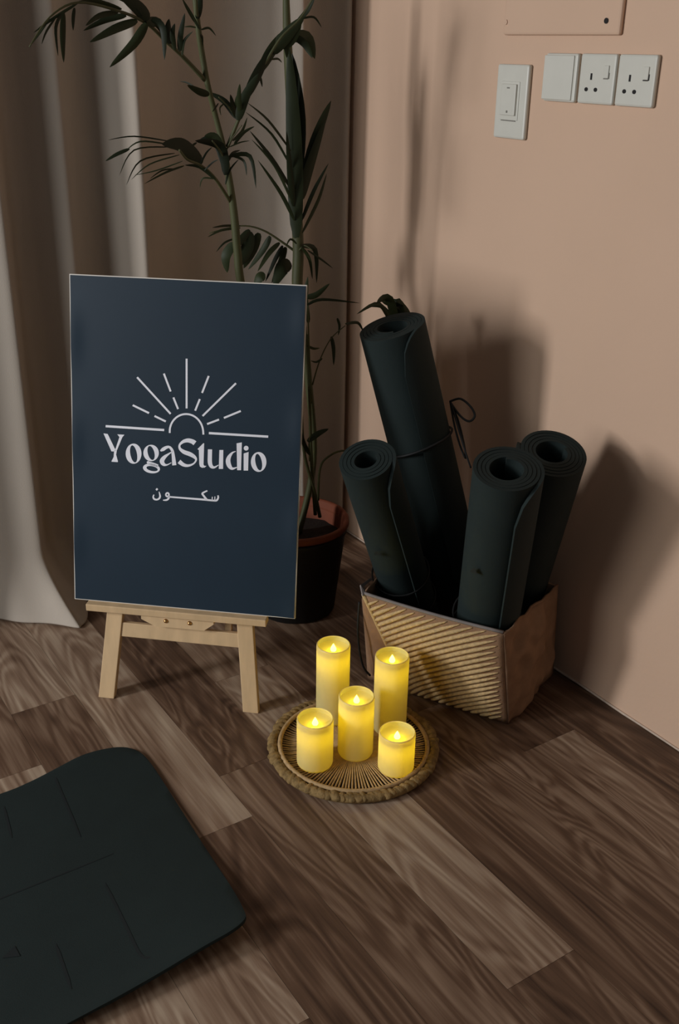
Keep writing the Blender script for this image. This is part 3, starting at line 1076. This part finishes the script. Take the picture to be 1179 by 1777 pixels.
# main stems
stem([PC + V((-0.02, -0.01, 0.195)), pat(505, 760, 2.34), pat(455, 620, 2.36), c1(775, 920, 2.36), c1(760, 800, 2.36), c1(750, 690, 2.36), c1(735, 580, 2.36), c1(715, 470, 2.36), c1(690, 370, 2.36),
      c1(665, 270, 2.35), c1(650, 190, 2.35), c1(635, 90, 2.34), c1(622, -30, 2.34), c1(610, -130, 2.34)],
     [.010, .010, .0095, .0092, .009, .0085, .0075, .0062, .0058, .0058, .006, .0058, .005, .004])
stem([PC + V((0.01, 0.0, 0.195)), pat(545, 800, 2.36), pat(536, 660, 2.37), pat(524, 560, 2.38), c1(952, 920, 2.40), c1(955, 800, 2.41), c1(948, 650, 2.42), c1(940, 480, 2.42), c1(932, 330, 2.43), c1(920, 120, 2.43), c1(915, -60, 2.43)],
     [.008, .008, .009, .011, .0125, .0125, .013, .013, .011, .009, .006])
for (a, b_, c_) in (((548, 893), (541, 790), (538, 690)), ((556, 897), (546, 850), (528, 780))):
    stem([pat(*a, 2.34), pat(*b_, 2.33), pat(*c_, 2.32), pat(c_[0] - 4, c_[1] - 110, 2.32)], [.0045, .004, .0035, .002])
# top-left arching frond
frond([(655, 255), (585, 180), (530, 130), (470, 75), (380, 35), (250, 8), (160, 55), (95, 150)], 2.35, 2.22, .0045, .001, [
    [(470, 75), (430, 140), (352, 215), 40], [(440, 65), (370, 90), (288, 135), 36], [(405, 50), (340, 65), (268, 98), 28], [(380, 38), (320, 50), (275, 82), 22],
    [(240, 25), (236, 60), (235, 98), 16], [(205, 40), (203, 120), (205, 200), 26], [(198, 45), (180, 90), (187, 180), 14], [(180, 55), (150, 100), (134, 142), 9],
    [(160, 55), (130, 100), (92, 152), 12], [(390, 30), (310, 5), (240, 8), 18], [(478, 62), (440, 20), (380, -20), 56], [(455, 50), (410, 5), (330, -25), 22],
    [(485, 62), (520, 90), (527, 192), 30], [(470, 70), (510, 75), (540, 140), 40], [(545, 140), (540, 100), (542, 60), 34], [(575, 165), (578, 110), (592, 42), 24],
    [(583, 178), (590, 130), (618, 100), 12], [(250, 10), (170, 60), (108, 105), 12], [(560, 160), (552, 110), (560, 75), 22]])
# top crown
frond([(640, 95), (630, 40), (628, -40)], 2.34, 2.3, .004, .002, [
    [(640, 95), (610, 40), (580, -10), 12], [(632, 60), (640, 20), (645, -30), 26], [(645, 95), (670, 90), (692, 115), 9], [(628, 88), (610, 84), (590, 86), 8],
    [(622, 70), (600, 30), (585, 0), 8], [(642, 110), (648, 120), (650, 150), 10]])
# right-hand frond seen edge-on
frond([(728, 470), (765, 380), (800, 290), (850, 200), (900, 120), (960, 60), (1005, -10)], 2.36, 2.27, .004, .0015, [
    [(762, 385), (785, 310), (828, 235), 40], [(770, 370), (765, 320), (768, 268), 22], [(790, 310), (830, 230), (872, 150), 44], [(835, 225), (880, 150), (925, 88), 46],
    [(870, 170), (920, 110), (975, 52), 52], [(900, 150), (935, 120), (965, 62), 44], [(925, 118), (985, 120), (1008, 188), 50], [(935, 112), (975, 140), (1000, 185), 30],
    [(965, 60), (1005, 55), (1030, 88), 9], [(950, 70), (985, 30), (1010, -20), 22], [(828, 238), (836, 255), (840, 278), 12], [(868, 190), (890, 188), (903, 200), 9], [(905, 135), (915, 150), (918, 185), 26]])
frond([(757, 378), (735, 345), (700, 310)], 2.36, 2.33, .002, .001, [
    [(757, 378), (720, 325), (668, 295), 26], [(670, 305), (640, 295), (600, 272), 32], [(625, 280), (600, 265), (575, 260), 7], [(758, 375), (748, 340), (738, 302), 24],
    [(768, 360), (758, 330), (762, 300), 20], [(720, 330), (705, 345), (708, 370), 7], [(700, 330), (690, 345), (680, 358), 7]])
frond([(725, 480), (745, 440), (775, 400)], 2.36, 2.33, .0018, .0009, [[(745, 450), (775, 420), (792, 375), 12], [(750, 462), (780, 425), (815, 404), 14], [(735, 470), (770, 455), (800, 450), 6]])
# drooping middle-left frond
frond([(738, 645), (690, 572), (645, 530), (600, 510), (575, 480)], 2.36, 2.24, .0035, .002, [
    [(650, 520), (585, 462), (520, 462), 62], [(640, 500), (585, 455), (535, 452), 40], [(545, 452), (430, 436), (345, 448), 6], [(545, 462), (450, 452), (400, 485), 7], [(415, 475), (375, 492), (338, 515), 16],
    [(545, 470), (430, 480), (382, 562), 6], [(560, 490), (450, 515), (405, 592), 7], [(575, 495), (480, 525), (420, 575), 6], [(585, 515), (500, 545), (430, 560), 6], [(590, 530), (530, 552), (462, 588), 9],
    [(560, 540), (520, 545), (480, 572), 7], [(690, 575), (640, 535), (592, 528), 16], [(688, 572), (650, 570), (640, 600), 7], [(640, 530), (660, 490), (680, 470), 8], [(655, 545), (680, 520), (700, 510), 7]])
frond([(728, 560), (715, 500), (680, 450)], 2.36, 2.28, .0028, .0012, [
    [(722, 560), (705, 470), (625, 450), 40], [(722, 545), (690, 450), (640, 446), 30], [(715, 500), (690, 440), (655, 435), 34], [(733, 500), (800, 500), (820, 602), 18], [(742, 498), (780, 515), (790, 562), 12],
    [(722, 590), (735, 545), (765, 508), 9], [(728, 520), (745, 490), (770, 480), 12], [(630, 455), (612, 470), (608, 492), 10]])
# dark low fronds behind the sign
frond([(960, 815), (905, 775), (840, 735), (770, 722), (670, 745)], 2.42, 2.46, .003, .001, [
    [(770, 722), (720, 722), (680, 728), 10], [(770, 728), (710, 735), (665, 758), 12], [(760, 760), (720, 775), (692, 806), 9], [(748, 775), (722, 820), (728, 872), 42],
    [(800, 740), (790, 800), (755, 862), 52], [(830, 745), (810, 800), (780, 858), 38], [(865, 755), (840, 800), (795, 862), 28], [(895, 775), (860, 810), (825, 868), 22], [(905, 785), (880, 830), (850, 900), 20],
    [(915, 790), (900, 840), (870, 905), 28], [(935, 850), (905, 855), (878, 915), 62], [(850, 880), (830, 885), (815, 920), 46], [(800, 735), (770, 770), (745, 800), 30]], lt=2.44)
# upright blades around the thick stem
frond([(948, 760), (942, 560), (935, 380), (925, 160)], 2.41, 2.40, .006, .003, [
    [(948, 760), (940, 450), (925, 150), 66], [(945, 600), (955, 380), (935, 170), 60], [(960, 632), (1010, 450), (1060, 322), 44], [(962, 640), (985, 560), (1045, 372), 48], [(966, 705), (1005, 610), (1052, 522), 16],
    [(968, 745), (1020, 640), (1046, 555), 15], [(932, 482), (860, 385), (792, 328), 11], [(932, 535), (870, 430), (786, 358), 11], [(930, 600), (870, 505), (800, 418), 17], [(935, 645), (880, 530), (806, 446), 12],
    [(942, 705), (900, 620), (826, 512), 17], [(940, 660), (930, 560), (918, 420), 26], [(955, 700), (962, 600), (958, 480), 30]], lt=2.39)
frond([(958, 800), (975, 785), (1000, 800)], 2.40, 2.37, .002, .001, [
    [(965, 785), (1010, 800), (1014, 905), 22], [(965, 790), (990, 830), (1000, 892), 16], [(985, 800), (1030, 830), (1066, 858), 9], [(950, 780), (930, 765), (915, 790), 9]])
# low shoots between the sign and the mats
frond([(541, 700), (537, 600), (535, 530)], 2.32, 2.30, .0025, .0015, [
    [(533, 516), (550, 512), (573, 492), 14], [(533, 530), (560, 520), (625, 526), 7], [(534, 600), (545, 605), (556, 604), 6], [(536, 560), (530, 520), (535, 480), 14]], 1.0)
frond([(543, 668), (556, 625), (575, 588), (600, 565)], 2.32, 2.30, .0018, .001, [
    [(576, 584), (580, 605), (580, 634), 9], [(586, 552), (590, 565), (588, 582), 6], [(600, 562), (622, 560), (632, 577), 7], [(560, 622), (550, 628), (540, 626), 5]], 1.0)
frond([(538, 800), (537, 770), (540, 755)], 2.30, 2.29, .0018, .0012, [[(534, 766), (552, 752), (571, 744), 15], [(538, 790), (528, 770), (525, 752), 10]], 1.0)
frond([(553, 868), (556, 815), (570, 793), (604, 782), (672, 800), (725, 700), (705, 585)], 2.32, 2.22, .003, .0015, [
    [(688, 580), (660, 528), (620, 545), 10], [(690, 570), (668, 535), (640, 532), 8], [(690, 575), (676, 520), (655, 524), 20], [(700, 575), (690, 525), (712, 548), 26], [(712, 550), (690, 528), (664, 524), 24]], 1.0, 'leaf', 2.16)
